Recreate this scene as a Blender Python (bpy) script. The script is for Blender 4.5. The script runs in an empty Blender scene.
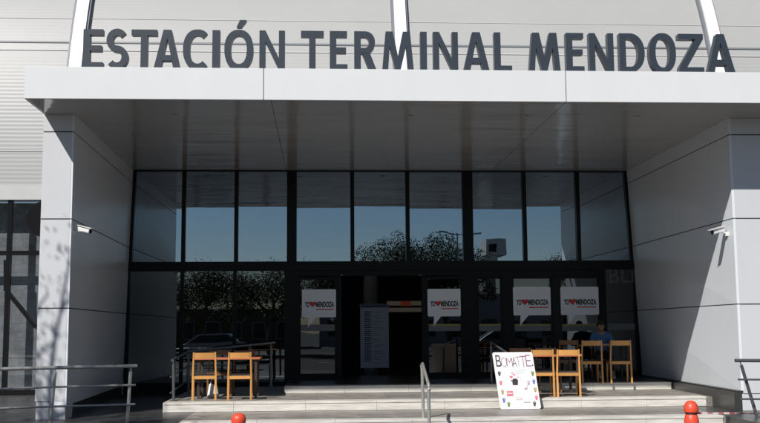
import bpy, bmesh, math, random
from mathutils import Vector, Matrix, noise as mnoise
S = bpy.context.scene
C = S.collection
rnd = random.Random(7)

# ------------------------------------------------------------------ camera
CR = ((0.9981873, 0.0601826, 0.000311), (-0.0597357, 0.9913773, -0.1166309), (-0.0073275, 0.1164009, 0.9931753))
H = 1.62                                    # eye height above the street
cam = bpy.data.cameras.new('camera'); co = bpy.data.objects.new('camera', cam); C.objects.link(co)
r_, f_, u_ = [Vector([CR[i][k] for i in range(3)]) for k in range(3)]
co.matrix_world = Matrix(((r_.x, u_.x, -f_.x, 0), (r_.y, u_.y, -f_.y, 0), (r_.z, u_.z, -f_.z, H), (0, 0, 0, 1)))
cam.sensor_width = 36; cam.lens = 36 * 1000 / 760; cam.clip_end = 2000; cam.clip_start = .05
S.camera = co

# ------------------------------------------------------------------ light
SUN = Vector((-.60, -.92, 1.0)).normalized()
EL = math.asin(SUN.z); ROT = math.atan2(SUN.x, SUN.y) % (2 * math.pi)
S.world = bpy.data.worlds.new('World'); S.world.use_nodes = True
wn = S.world.node_tree.nodes; wl = S.world.node_tree.links
sky = wn.new('ShaderNodeTexSky'); sky.sky_type = 'NISHITA'; sky.sun_disc = False
sky.sun_elevation = EL; sky.sun_rotation = ROT; sky.air_density = 1.0; sky.dust_density = .1; sky.ozone_density = 2.5
bg = wn['Background']; bg.inputs['Strength'].default_value = .055
wl.new(sky.outputs[0], bg.inputs['Color'])
sl = bpy.data.lights.new('sun', 'SUN'); sl.energy = 5.0; sl.angle = math.radians(.5); sl.color = (1, .965, .91)
so = bpy.data.objects.new('sun', sl); C.objects.link(so)
so.rotation_euler = SUN.to_track_quat('Z', 'Y').to_euler(); so.location = (-20, -30, 40)
S.view_settings.view_transform = 'Standard'; S.view_settings.look = 'None'
S.view_settings.exposure = 0.0; S.view_settings.gamma = 1.0; S.view_settings.use_curve_mapping = False
S.render.engine = 'CYCLES'
S.cycles.max_bounces = 8; S.cycles.glossy_bounces = 5; S.cycles.transparent_max_bounces = 16

# ------------------------------------------------------------------ helpers
def ray(u, v):
    q = Vector(((u - 380) / 1000, 1, (211.5 - v) / 1000))
    return Vector([sum(CR[i][k] * q[k] for k in range(3)) for i in range(3)])
def at(u, v, Y=None, z=None):               # a point of the photograph on the plane y = Y or at height z
    d = ray(u, v)
    t = Y / d.y if Y is not None else (z - H) / d.z
    p = d * t; return Vector((p.x, p.y, p.z + H))

class MB:
    def __init__(s): s.v = []; s.f = []; s.m = []; s.mi = 0
    def quad(s, *p):
        n = len(s.v); s.v += [tuple(q) for q in p]; s.f.append(tuple(range(n, n + len(p)))); s.m.append(s.mi); return s
    def box(s, x0, x1, y0, y1, z0, z1):
        return s.hexa([(x0, y0, z0), (x1, y0, z0), (x1, y1, z0), (x0, y1, z0), (x0, y0, z1), (x1, y0, z1), (x1, y1, z1), (x0, y1, z1)])
    def hexa(s, p):
        n = len(s.v); s.v += [tuple(q) for q in p]
        for f in ((0, 3, 2, 1), (4, 5, 6, 7), (0, 1, 5, 4), (1, 2, 6, 5), (2, 3, 7, 6), (3, 0, 4, 7)):
            s.f.append(tuple(n + i for i in f)); s.m.append(s.mi)
        return s
    def bar(s, a, b, w, d, w2=None, d2=None, up=(0, 0, 1)):   # rectangular bar from a to b
        a = Vector(a); b = Vector(b); t = (b - a).normalized(); up = Vector(up)
        if abs(t.dot(up)) > .95: up = Vector((0, 1, 0))
        x = t.cross(up).normalized(); y = x.cross(t).normalized()
        w2 = w if w2 is None else w2; d2 = d if d2 is None else d2
        P = []
        for c, ww, dd in ((a, w, d), (b, w2, d2)):
            P += [c - x * ww / 2 - y * dd / 2, c + x * ww / 2 - y * dd / 2, c + x * ww / 2 + y * dd / 2, c - x * ww / 2 + y * dd / 2]
        return s.hexa(P)
    def tube(s, pts, r, n=10, cap=True):
        pts = [Vector(p) for p in pts]; rs = r if isinstance(r, (list, tuple)) else [r] * len(pts)
        base = len(s.v); px = None
        for i, p in enumerate(pts):
            t = ((pts[min(i + 1, len(pts) - 1)] - pts[max(i - 1, 0)])).normalized()
            if px is None:
                h = Vector((0, 0, 1)) if abs(t.z) < .9 else Vector((1, 0, 0))
                px = t.cross(h).normalized()
            px = (px - t * px.dot(t)).normalized(); py = t.cross(px)
            for k in range(n):
                a = 2 * math.pi * k / n
                s.v.append(tuple(p + (px * math.cos(a) + py * math.sin(a)) * rs[i]))
        for i in range(len(pts) - 1):
            for k in range(n):
                a = base + i * n + k; b = base + i * n + (k + 1) % n
                s.f.append((a, b, b + n, a + n)); s.m.append(s.mi)
        if cap:
            s.f.append(tuple(base + k for k in reversed(range(n)))); s.m.append(s.mi)
            e = base + (len(pts) - 1) * n; s.f.append(tuple(e + k for k in range(n))); s.m.append(s.mi)
        return s
    def lathe(s, prof, c=(0, 0, 0), n=24):    # prof: (r, z)
        base = len(s.v)
        for r, z in prof:
            for k in range(n):
                a = 2 * math.pi * k / n; s.v.append((c[0] + r * math.cos(a), c[1] + r * math.sin(a), c[2] + z))
        for i in range(len(prof) - 1):
            for k in range(n):
                a = base + i * n + k; b = base + i * n + (k + 1) % n
                s.f.append((a, b, b + n, a + n)); s.m.append(s.mi)
        s.f.append(tuple(base + k for k in reversed(range(n)))); s.m.append(s.mi)
        e = base + (len(prof) - 1) * n; s.f.append(tuple(e + k for k in range(n))); s.m.append(s.mi)
        return s
    def prism(s, pts, y0, y1):                # outline in x,z extruded along y
        n = len(s.v); k = len(pts)
        s.v += [(x, y0, z) for x, z in pts] + [(x, y1, z) for x, z in pts]
        s.f.append(tuple(range(n, n + k))); s.m.append(s.mi); s.f.append(tuple(n + k + i for i in reversed(range(k)))); s.m.append(s.mi)
        for i in range(k):
            j = (i + 1) % k; s.f.append((n + j, n + i, n + k + i, n + k + j)); s.m.append(s.mi)
        return s
    def build(s, name, mats, parent=None, smooth=False, bevel=0):
        me = bpy.data.meshes.new(name); me.from_pydata(s.v, [], s.f)
        mats = mats if isinstance(mats, (list, tuple)) else [mats]
        for m in mats: me.materials.append(m)
        for p, mi in zip(me.polygons, s.m): p.material_index = mi; p.use_smooth = smooth
        me.update()
        if len(s.f) < 400:
            bm = bmesh.new(); bm.from_mesh(me); bmesh.ops.recalc_face_normals(bm, faces=bm.faces); bm.to_mesh(me); bm.free()
        o = bpy.data.objects.new(name, me); C.objects.link(o)
        if parent is not None:
            o.parent = parent; o.matrix_parent_inverse = Matrix.Translation(parent.location).inverted() if parent.get('abs') else Matrix()
        if bevel:
            b = o.modifiers.new('bevel', 'BEVEL'); b.width = bevel; b.segments = 2; b.limit_method = 'ANGLE'
        if smooth:
            try: me.set_sharp_from_angle(angle=math.radians(35))
            except Exception: pass
        return o

def thing(name, label, cat, loc=(0, 0, 0), rz=0, group=None, ab=False):
    o = bpy.data.objects.new(name, None); C.objects.link(o); o.location = loc; o.rotation_euler = (0, 0, rz)
    o['label'] = label; o['category'] = cat; o.empty_display_size = .2
    if group: o['group'] = group
    if ab: o['abs'] = 1                       # its parts are built in world coordinates
    return o
def tag(o, label, cat, group=None):
    o['label'] = label; o['category'] = cat
    if group: o['group'] = group
    return o
def struct(o): o['kind'] = 'structure'; return o
def dup(root, loc, rz, label):
    r = root.copy(); C.objects.link(r); r.location = loc; r.rotation_euler = (0, 0, rz); r['label'] = label
    for ch in list(root.children):
        c = ch.copy(); C.objects.link(c); c.parent = r
        for g in ch.children:
            d = g.copy(); C.objects.link(d); d.parent = c
    return r

# ------------------------------------------------------------------ materials
def mat(name, col, rough=.5, metal=0, spec=.5, bump=None, var=None, em=None, coat=0, stretch=(1, 1, 1), bumpd=.02, vst=None):
    m = bpy.data.materials.new(name); m.use_nodes = True; nt = m.node_tree; b = nt.nodes['Principled BSDF']
    b.inputs['Base Color'].default_value = (*col, 1); b.inputs['Roughness'].default_value = rough
    b.inputs['Metallic'].default_value = metal; b.inputs['Specular IOR Level'].default_value = spec
    b.inputs['Coat Weight'].default_value = coat
    if em: b.inputs['Emission Color'].default_value = (*em[0], 1); b.inputs['Emission Strength'].default_value = em[1]
    tc = nt.nodes.new('ShaderNodeTexCoord'); mp = nt.nodes.new('ShaderNodeMapping'); mp.inputs['Scale'].default_value = stretch
    geo = nt.nodes.new('ShaderNodeNewGeometry'); nt.links.new(geo.outputs['Position'], mp.inputs[0])
    if var:                                   # (scale, amount, second colour)
        nz = nt.nodes.new('ShaderNodeTexNoise'); nz.inputs['Scale'].default_value = var[0]; nz.inputs['Detail'].default_value = 6
        nz.inputs['Roughness'].default_value = .65
        if vst:
            m2 = nt.nodes.new('ShaderNodeMapping'); m2.inputs['Scale'].default_value = vst; nt.links.new(geo.outputs['Position'], m2.inputs[0]); nt.links.new(m2.outputs[0], nz.inputs['Vector'])
        else: nt.links.new(mp.outputs[0], nz.inputs['Vector'])
        rp = nt.nodes.new('ShaderNodeValToRGB'); rp.color_ramp.elements[0].position = .5 - var[1]; rp.color_ramp.elements[1].position = .5 + var[1]
        rp.color_ramp.elements[0].color = (*var[2], 1); rp.color_ramp.elements[1].color = (*col, 1)
        nt.links.new(nz.outputs['Fac'], rp.inputs[0]); nt.links.new(rp.outputs[0], b.inputs['Base Color'])
    if bump:
        n2 = nt.nodes.new('ShaderNodeTexNoise'); n2.inputs['Scale'].default_value = bump[0]; n2.inputs['Detail'].default_value = 3
        nt.links.new(mp.outputs[0], n2.inputs['Vector'])
        bp = nt.nodes.new('ShaderNodeBump'); bp.inputs['Strength'].default_value = bump[1]; bp.inputs['Distance'].default_value = bumpd
        nt.links.new(n2.outputs['Fac'], bp.inputs['Height']); nt.links.new(bp.outputs[0], b.inputs['Normal'])
    return m
def tiles(name, col, col2, mortar, sx, sy, rough=.35, msize=.008, off=0.5, bumps=.2, dirt=.35, upright=False):
    m = mat(name, col, rough); nt = m.node_tree; b = nt.nodes['Principled BSDF']
    geo = nt.nodes.new('ShaderNodeNewGeometry'); br = nt.nodes.new('ShaderNodeTexBrick')
    br.offset = off; br.inputs['Color1'].default_value = (*col, 1); br.inputs['Color2'].default_value = (*col2, 1)
    br.inputs['Mortar'].default_value = (*mortar, 1); br.inputs['Scale'].default_value = 1; br.inputs['Mortar Size'].default_value = msize
    br.inputs['Brick Width'].default_value = sx; br.inputs['Row Height'].default_value = sy; br.inputs['Mortar Smooth'].default_value = .2
    if upright:
        sp = nt.nodes.new('ShaderNodeSeparateXYZ'); cb = nt.nodes.new('ShaderNodeCombineXYZ'); nt.links.new(geo.outputs['Position'], sp.inputs[0])
        nt.links.new(sp.outputs[0], cb.inputs[0]); nt.links.new(sp.outputs[2], cb.inputs[1]); nt.links.new(cb.outputs[0], br.inputs['Vector'])
    else: nt.links.new(geo.outputs['Position'], br.inputs['Vector'])
    nz = nt.nodes.new('ShaderNodeTexNoise'); nz.inputs['Scale'].default_value = 3; nz.inputs['Detail'].default_value = 8; nz.inputs['Roughness'].default_value = .7
    nt.links.new(geo.outputs['Position'], nz.inputs['Vector'])
    mx = nt.nodes.new('ShaderNodeMixRGB'); mx.blend_type = 'MULTIPLY'; mx.inputs[0].default_value = 1
    mr = nt.nodes.new('ShaderNodeMapRange'); mr.inputs[1].default_value = .3; mr.inputs[2].default_value = .7; mr.inputs[3].default_value = 1 - dirt; mr.inputs[4].default_value = 1.1
    nt.links.new(nz.outputs['Fac'], mr.inputs[0]); nt.links.new(br.outputs['Color'], mx.inputs[1]); nt.links.new(mr.outputs[0], mx.inputs[2])
    nt.links.new(mx.outputs[0], b.inputs['Base Color'])
    mr2 = nt.nodes.new('ShaderNodeMapRange'); mr2.inputs[3].default_value = rough - .08; mr2.inputs[4].default_value = rough + .25
    nt.links.new(nz.outputs['Fac'], mr2.inputs[0]); nt.links.new(mr2.outputs[0], b.inputs['Roughness'])
    bp = nt.nodes.new('ShaderNodeBump'); bp.inputs['Strength'].default_value = bumps; bp.inputs['Distance'].default_value = .01; bp.invert = True
    nt.links.new(br.outputs['Fac'], bp.inputs['Height']); nt.links.new(bp.outputs[0], b.inputs['Normal'])
    return m
def glass(name, refl, trans, tint=(.82, .92, 1.0), wav=.0):
    m = bpy.data.materials.new(name); m.use_nodes = True; nt = m.node_tree; nt.nodes.clear()
    out = nt.nodes.new('ShaderNodeOutputMaterial'); mix = nt.nodes.new('ShaderNodeMixShader')
    g = nt.nodes.new('ShaderNodeBsdfGlossy'); g.inputs['Roughness'].default_value = .0; g.inputs['Color'].default_value = (*tint, 1)
    t = nt.nodes.new('ShaderNodeBsdfTransparent'); t.inputs['Color'].default_value = (trans, trans * 1.02, trans * 1.05, 1)
    fr = nt.nodes.new('ShaderNodeFresnel'); fr.inputs['IOR'].default_value = 1.5
    mr = nt.nodes.new('ShaderNodeMapRange'); mr.inputs[3].default_value = refl; mr.inputs[4].default_value = 1
    nt.links.new(fr.outputs[0], mr.inputs[0])
    gb = nt.nodes.new('ShaderNodeNewGeometry'); iv = nt.nodes.new('ShaderNodeMath'); iv.operation = 'SUBTRACT'; iv.inputs[0].default_value = 1
    mu = nt.nodes.new('ShaderNodeMath'); mu.operation = 'MULTIPLY'; nt.links.new(gb.outputs['Backfacing'], iv.inputs[1])
    nt.links.new(mr.outputs[0], mu.inputs[0]); nt.links.new(iv.outputs[0], mu.inputs[1])   # the inner face of a pane does not mirror twice
    nt.links.new(mu.outputs[0], mix.inputs[0]); nt.links.new(t.outputs[0], mix.inputs[1]); nt.links.new(g.outputs[0], mix.inputs[2])
    nt.links.new(mix.outputs[0], out.inputs[0])
    if wav:
        geo = nt.nodes.new('ShaderNodeNewGeometry'); nz = nt.nodes.new('ShaderNodeTexNoise'); nz.inputs['Scale'].default_value = .9
        bp = nt.nodes.new('ShaderNodeBump'); bp.inputs['Strength'].default_value = wav; bp.inputs['Distance'].default_value = .01
        nt.links.new(geo.outputs['Position'], nz.inputs['Vector']); nt.links.new(nz.outputs['Fac'], bp.inputs['Height']); nt.links.new(bp.outputs[0], g.inputs['Normal'])
    return m

M = dict(
 panel=mat('white_composite_panel', (.63, .64, .67), .28, 0, .5, vst=(1.1, 1.1, .45), var=(.9, .25, (.595, .60, .625)), bump=(.7, .25)),
 inner=mat('side_wall_panel', (.78, .81, .86), .26, 0, .5, vst=(1.1, 1.1, .45), var=(.9, .25, (.735, .765, .81)), bump=(.6, .25)),  # pier panel again, colour lightened and cooled to stand in for sunlight
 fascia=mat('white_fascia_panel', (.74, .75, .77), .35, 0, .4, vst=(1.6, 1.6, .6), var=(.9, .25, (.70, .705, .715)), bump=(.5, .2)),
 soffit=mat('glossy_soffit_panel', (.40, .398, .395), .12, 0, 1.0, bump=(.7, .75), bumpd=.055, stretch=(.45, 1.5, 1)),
 joint=mat('joint_seal', (.03, .032, .036), .7),
 vault=mat('pale_roof_cladding', (.41, .41, .408), .45, .0, .4, var=(.35, .3, (.375, .375, .373)), bump=(.8, .2)),
 band=mat('pale_concrete_band', (.55, .55, .55), .7, var=(1.5, .3, (.45, .45, .45))),
 rib=mat('white_rib_paint', (.80, .81, .82), .4),
 ribedge=mat('grey_rib_edge', (.17, .18, .20), .5),
 letter=mat('slate_letter_face', (.033, .044, .060), .42, bump=(30, .1), bumpd=.002, var=(2.5, .3, (.033, .043, .058))),
 frame=mat('black_aluminium', (.010, .010, .011), .3, 0, .15),
 glass_up=glass('dark_reflective_glass', .42, .03, (.70, .85, 1.0), .10),
 glass_mid=glass('dark_lower_glass', .17, .03, (.85, .95, 1.0), .12),
 glass_low=glass('tinted_door_glass', .09, .34, (.85, .93, 1.0), .12),
 glass_side=glass('dark_side_glass', .10, .86, (.9, .95, .95), .15),
 steel=mat('brushed_stainless_steel', (.50, .49, .47), .36, .55, var=(9, .3, (.42, .41, .39)), bump=(60, .08), bumpd=.002),
 steeldark=mat('dark_satin_steel', (.17, .175, .185), .32, .6, bump=(60, .1), bumpd=.002),
 riser=mat('pale_marble', (.78, .755, .70), .45, var=(2.6, .2, (.50, .475, .43)), bump=(25, .4), bumpd=.004, stretch=(.8, 3, 6)),
 riserline=mat('stained_marble_joint', (.22, .21, .19), .6),
 tread=tiles('grey_granite_tread', (.34, .32, .29), (.28, .265, .24), (.44, .42, .38), .62, 5.0, .38, .004, 0, dirt=.5),
 floor=tiles('dark_granite_floor', (.075, .073, .072), (.055, .054, .054), (.13, .128, .125), .6, .6, .24, .006, .5, dirt=.55),
 plinth=mat('dark_granite_plinth', (.055, .055, .055), .3, var=(14, .3, (.035, .035, .035))),
 asphalt=mat('asphalt', (.055, .054, .052), .85, var=(4, .3, (.042, .042, .042)), bump=(80, .5), bumpd=.004),
 pave=tiles('concrete_pavement', (.13, .125, .118), (.11, .105, .10), (.07, .067, .065), .4, .4, .7, .012, .5, dirt=.4),
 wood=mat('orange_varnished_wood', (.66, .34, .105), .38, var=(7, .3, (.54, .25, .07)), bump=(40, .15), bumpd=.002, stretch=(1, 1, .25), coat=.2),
 wooddk=mat('shade_browned_wood', (.30, .15, .06), .4, var=(7, .3, (.22, .10, .04)), stretch=(1, 1, .25)),  # the orange wood with shade put into its colour, for the rear furniture
 seat=mat('dark_seat_pad', (.03, .026, .024), .6),
 tabletop=mat('red_brown_tabletop', (.52, .17, .075), .4, var=(6, .3, (.42, .13, .05))),
 tableleg=mat('dark_table_leg', (.05, .035, .025), .5),
 white=mat('white_paper', (.80, .80, .78), .7),
 board=mat('white_board', (.82, .80, .80), .5, var=(6, .3, (.76, .75, .76))),
 ink=mat('black_ink', (.035, .03, .035), .6), pink=mat('pink_ink', (.75, .16, .20), .6), red=mat('red_ink', (.62, .04, .04), .5),
 green=mat('green_ink', (.13, .22, .05), .6), blue=mat('blue_ink', (.10, .14, .50), .6), olive=mat('olive_ink', (.38, .30, .10), .6),
 teal=mat('pale_teal_ink', (.45, .62, .58), .6), purple=mat('plum_ink', (.25, .08, .20), .6), mauve=mat('mauve_ink', (.45, .35, .38), .6),
 orange=mat('orange_red_plastic', (.84, .10, .045), .42, var=(5, .3, (.70, .055, .025))), reflw=mat('white_reflective_band', (.78, .77, .75), .3),
 darkplastic=mat('dark_plastic', (.04, .03, .03), .5),
 tapew=mat('white_tape', (.66, .60, .60), .4), taper=mat('red_tape', (.50, .12, .13), .4),
 camw=mat('white_camera_housing', (.72, .72, .71), .35), lens=mat('camera_lens', (.02, .02, .02), .1),
 sticker=mat('white_vinyl_sticker', (.86, .88, .90), .5), stickert=mat('black_vinyl', (.03, .03, .03), .5), stickr=mat('red_vinyl', (.60, .03, .03), .5),
 frost=mat('frosted_band', (.16, .165, .165), .5), frosty=mat('yellow_line', (.30, .27, .07), .5), ghost=mat('faint_grey_vinyl', (.10, .105, .105), .6),
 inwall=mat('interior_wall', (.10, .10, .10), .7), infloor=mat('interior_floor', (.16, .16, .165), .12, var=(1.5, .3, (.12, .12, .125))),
 pillar=mat('interior_pillar', (.62, .62, .60), .5), pboard=mat('interior_board', (.52, .54, .59), .5), pboardt=mat('interior_board_text', (.04, .06, .14), .5),
 lit=mat('lit_window', (.05, .05, .05), .5, em=((1, .86, .68), .03)), litr=mat('lit_red_sign', (.05, .02, .01), .5, em=((1, .2, .1), .04)), lamp=mat('downlight_ring', (.36, .36, .35), .3), lampin=mat('downlight_reflector', (.25, .25, .25), .2),
 skin=mat('skin', (.42, .25, .17), .5), hair=mat('dark_hair', (.015, .012, .010), .6), shirt=mat('blue_shirt', (.10, .22, .42), .8, var=(9, .3, (.08, .17, .34))),
 jeans=mat('dark_trousers', (.03, .035, .05), .85), shoe=mat('pale_shoe', (.55, .54, .52), .6),
 bark=mat('tree_bark', (.12, .09, .065), .9, bump=(20, .6)), leafa=mat('leaf_olive', (.085, .10, .035), .6), leafb=mat('leaf_dark', (.045, .06, .022), .6),
 conc=mat('pale_concrete', (.42, .41, .39), .8, var=(.6, .3, (.34, .33, .31))), stone=tiles('grey_block_wall', (.50, .49, .46), (.40, .39, .37), (.22, .22, .21), .6, .25, .8, .02, .5, upright=True), brickwall=tiles('grey_brick_interior_wall', (.36, .36, .34), (.33, .33, .315), (.27, .27, .26), .4, .2, .8, .008, .5, dirt=.5, upright=True),
 win=mat('far_window_glass', (.03, .035, .04), .1), carp=mat('car_paint_silver', (.16, .165, .18), .3, .6, coat=.5), cart=mat('tyre_rubber', (.02, .02, .02), .8),
 carr=mat('car_paint_red', (.45, .04, .03), .3, .2, coat=.5), carw=mat('car_paint_white', (.40, .40, .40), .3, coat=.5),
)

for k_ in ('wood', 'wooddk'):                            # every chair piece a slightly different board
    nt = M[k_].node_tree; b = nt.nodes['Principled BSDF']; src = b.inputs['Base Color'].links[0].from_socket
    oi = nt.nodes.new('ShaderNodeObjectInfo'); hs = nt.nodes.new('ShaderNodeHueSaturation'); mr = nt.nodes.new('ShaderNodeMapRange')
    mr.inputs[3].default_value = .78; mr.inputs[4].default_value = 1.12; nt.links.new(oi.outputs['Random'], mr.inputs[0])
    nt.links.new(mr.outputs[0], hs.inputs['Value']); nt.links.new(src, hs.inputs['Color']); nt.links.new(hs.outputs[0], b.inputs['Base Color'])
# ------------------------------------------------------------------ key measures (metres, from the camera's foot)
YG = 23.0; YP = 16.98; YC = 15.80                      # glass plane, pier front, canopy front
XL, XR = -4.162, 7.211; XPL, XPR = -4.672, 7.90        # pier inner faces, outer faces
ZS, ZF = 5.28, 5.797                                   # soffit, top of fascia
J = (4.977, 3.491, 1.998)                              # panel joints
LT, L2, L3 = .487, .349, .183                          # the three floor levels above the street
Y1, Y2, Y3 = 20.3, 18.04, 16.07                        # their front edges
GLT, GLB, GRT, GRB = -4.27, -4.40, 7.24, 7.44          # glass ends at the top and at the floor

# ------------------------------------------------------------------ ground
struct(MB().quad((-400, -400, -.004), (400, -400, -.004), (400, 400, -.004), (-400, 400, -.004)).build('ground', M['asphalt']))
struct(MB().box(-60, 60, 6.2, 40, -.3, .008).build('pavement', M['pave']))
struct(MB().box(-60, 60, -19, -12.5, -.2, .12).build('far_pavement', M['pave']))
m = MB()
for k in range(-12, 12): m.box(k * 5, k * 5 + 2.2, -3.6, -3.45, -.003, .002)
struct(m.build('road_marking', M['white']))

# steps: each level a slab, marble risers proud of it
XE1, XE2, XE3 = at(284, 387, z=LT).x, at(165, 402.7, z=L2).x, -3.2
m = MB()
m.box(XE1, 7.5, Y1 + .02, 24.5, .0, LT)
struct(m.build('top_landing', M['floor']))
m = MB(); m.box(XE2, 7.30, Y2 + .02, Y1 + .018, .0, L2)
m.box(XE2, XE1 - .002, Y1 + .018, 22.9, .0, L2)
struct(m.build('upper_tread', M['tread']))
m = MB(); m.box(-2.2, 6.55, Y3 + .02, Y2 + .018, .0, L3)
struct(m.build('lower_tread', M['tread']))
m = MB(); m.box(-30, -2.202, 13.0, Y2 + .018, .0, L3); m.box(-30, XE2 - .002, Y2 + .018, 24.6, 0, L3 - .001)
struct(m.build('side_paving', M['floor']))
m = MB(); m.box(6.552, 30, 14.0, 24.6, 0, L3 - .002)
struct(m.build('right_paving', M['floor']))
def riser(x0, x1, y, z0, z1, nm):
    m = MB(); cuts = [x0]
    rr = random.Random(int(y * 10))
    while cuts[-1] < x1 - 2.2: cuts.append(cuts[-1] + 1.2 + rr.random() * .1)
    cuts.append(x1)
    for a, b in zip(cuts[:-1], cuts[1:]):
        dz = rr.random() * .002; dy = rr.random() * .003
        m.box(a + .0015, b - .0015, y - .012 - dy, y + .018, z0 + .004, z1 - .036)
        m.box(a + .0015, b - .0015, y - .022 - dy, y + .32, z1 - .034, z1 + .004 + dz)
    return struct(m.build(nm, M['riser'], bevel=.004))
riser(XE1, 7.16, Y1, L2, LT, 'top_step_edge')
riser(XE2, 7.0, Y2, L3, L2, 'middle_step_edge')
riser(-2.2, 6.5, Y3, 0.0, L3, 'bottom_step_edge')
m = MB(); m.box(XE2 - .02, XE2, Y2, 22.6, L3, L2 + .004)
struct(m.build('side_step_edge', M['riser']))

# ------------------------------------------------------------------ entrance portal: piers, walls, canopy
portal = thing('entrance_portal', 'deep white panelled entrance portal with flat canopy and two piers around the glass doors', 'portal', (1.5, YP, 0), ab=True)
def pier(x0, x1, zb):
    inn = .03 if x0 < 0 else 0; inn2 = .04 if x0 > 0 else 0
    m = MB(); m.box(x0 + inn2, x1 - inn, YP, YP + .5, .47, ZS - .002)
    o = m.build('pier', M['panel'], portal, bevel=.004)
    MB().box(x0 + .018, x1 - .018, YP + .014, YP + .5, zb, .462).build('plinth', M['panel'], o)
    for z in J: MB().box(x0 + .004 + inn2, x1 - .004 - inn, YP - .003, YP + .06, z - .009, z + .009).build('panel_joint', M['joint'], o)
pier(XPL, XL, L3); pier(XR, XPR, L3)
def sidewall(xf, xt, xb, out, zb):                      # xf at the pier, xt / xb at the glass (top / floor)
    w = .25 * out; y0 = YP + .004; y1 = YG + .1
    def X(y, z):
        t = (y - YP) / (YG - YP); xe = xb + (xt - xb) * (z - LT) / (ZS - LT); return xf + (xe - xf) * t
    def slab(mb, za, zc, inset):
        P = []
        for z in (za, zc): P += [(X(y0, z) + inset * out, y0, z), (X(y1, z) + inset * out, y1, z), (X(y1, z) + w, y1, z), (xf + w, y0, z)]
        mb.hexa(P)
    zs = [zb, J[2], J[1], J[0], ZS - .002]
    m = MB(); g = MB()
    for a, b in zip(zs[:-1], zs[1:]): slab(m, a + (.009 if a != zb else 0), b - (.009 if b < ZS - .01 else 0), 0)
    o = m.build('side_wall', M['inner'], portal)
    for z in J: g = MB(); slab(g, z - .009, z + .009, .012); g.build('panel_joint', M['joint'], o)
    return X
XLf = sidewall(XL, GLT, GLB, -1, .40); XRf = sidewall(XR, GRT, GRB, 1, .52)
# dark granite skirtings along the foot of both walls
m = MB(); m.hexa([(XL - .2, YP + .51, L3), (XL + .0, YP + .51, L3), (GLB - .0, YG, L3), (GLB - .2, YG, L3), (XL - .2, YP + .51, .398), (XL - .02, YP + .51, .398), (GLB - .02, YG, .398), (GLB - .2, YG, .398)])
m.build('skirting', M['plinth'], portal); m = MB()
m.hexa([(XR - .05, YP + .02, .49), (XR + .2, YP + .02, .49), (GRB + .2, YG, .49), (GRB - .05, YG, .49), (XR - .05, YP + .02, .517), (XR + .2, YP + .02, .517), (GRB + .2, YG, .517), (GRB - .05, YG, .517)])
m.build('skirting_cap', M['plinth'], portal); m = MB()
m.hexa([(XR - .12, YP + .016, L3), (XR + .2, YP + .016, L3), (XR + .4, Y1 + .5, L3), (XR + .0, Y1 + .5, L3), (XR - .12, YP + .016, .488), (XR + .2, YP + .016, .488), (XR + .4, Y1 + .5, .488), (XR + .0, Y1 + .5, .488)])
m.build('skirting', M['plinth'], portal)
# canopy
m = MB(); cx = [XPL + .002, at(263.5, 100, Y=YC).x, at(566.5, 104, Y=YC).x, XPR + .9]
for a, b in zip(cx[:-1], cx[1:]): m.box(a + .006, b - .006, YC, YC + .05, ZS, ZF)
m.box(XPL + .002, XPL + .05, YC + .052, YG + .5, ZS, ZF - .002)
fo = m.build('canopy_fascia', M['fascia'], portal, bevel=.003)
MB().box(XPL + .03, XPR + .88, YC + .03, YG + .6, ZF - .12, ZF - .03).build('canopy_top', M['band'], portal)
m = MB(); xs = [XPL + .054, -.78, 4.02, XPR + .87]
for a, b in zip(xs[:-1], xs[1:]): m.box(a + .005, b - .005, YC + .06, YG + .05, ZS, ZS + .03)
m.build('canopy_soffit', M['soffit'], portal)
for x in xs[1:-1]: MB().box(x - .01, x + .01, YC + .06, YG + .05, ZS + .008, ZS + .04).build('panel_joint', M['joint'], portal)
for a in cx[1:-1]: MB().box(a - .01, a + .01, YC + .01, YC + .055, ZS + .004, ZF - .004).build('panel_joint', M['joint'], portal)
for u, v in ((175, 114), (291, 114), (410.5, 115.5), (527, 115.5), (637, 116), (200, 164), (297, 164), (388, 165), (479, 165), (563, 165)):
    p = at(u, v, z=ZS)
    o = MB().lathe([(.035, -.001), (.055, -.006), (.062, -.006), (.062, .004)], (p.x, p.y, ZS), 20).build('downlight', M['lamp'], portal)
    MB().lathe([(.034, -.005), (.034, -.002)], (p.x, p.y, ZS), 16).build('lens', M['lampin'], o)

# ------------------------------------------------------------------ sign letters
sign = thing('station_sign', 'dark slate three-dimensional letters ESTACION TERMINAL MENDOZA standing along the canopy edge', 'sign', (1.4, YC + .1, ZF), ab=True)
LET = [('E', 84, 104), ('S', 107, 128.6), ('T', 132, 157.5), ('A', 154.6, 181), ('C', 183.5, 208.6), ('I', 212.7, 220.2), ('\u00d3', 224.7, 253.6), ('N', 259.6, 285),
       ('T', 301, 323.8), ('E', 329.8, 347.4), ('R', 354.2, 376.2), ('M', 382, 413.3), ('I', 420, 426.5), ('N', 432.8, 457.5), ('A', 462.7, 488.6), ('L', 493.6, 511),
       ('M', 528, 559.3), ('E', 565.2, 583), ('N', 588.2, 612.5), ('D', 618.4, 643.4), ('O', 648, 674.5), ('Z', 677.5, 702), ('A', 705.5, 733)]
def text_mesh(body, off=0.0, ext=0.0, bev=0.0):
    cu = bpy.data.curves.new('t', 'FONT'); cu.body = body; cu.offset = off; cu.extrude = ext; cu.bevel_depth = bev; cu.resolution_u = 6
    ob = bpy.data.objects.new('t', cu); C.objects.link(ob); bpy.context.view_layer.update()
    me = bpy.data.meshes.new_from_object(ob.evaluated_get(bpy.context.evaluated_depsgraph_get()))
    bpy.data.objects.remove(ob); return me
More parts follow.
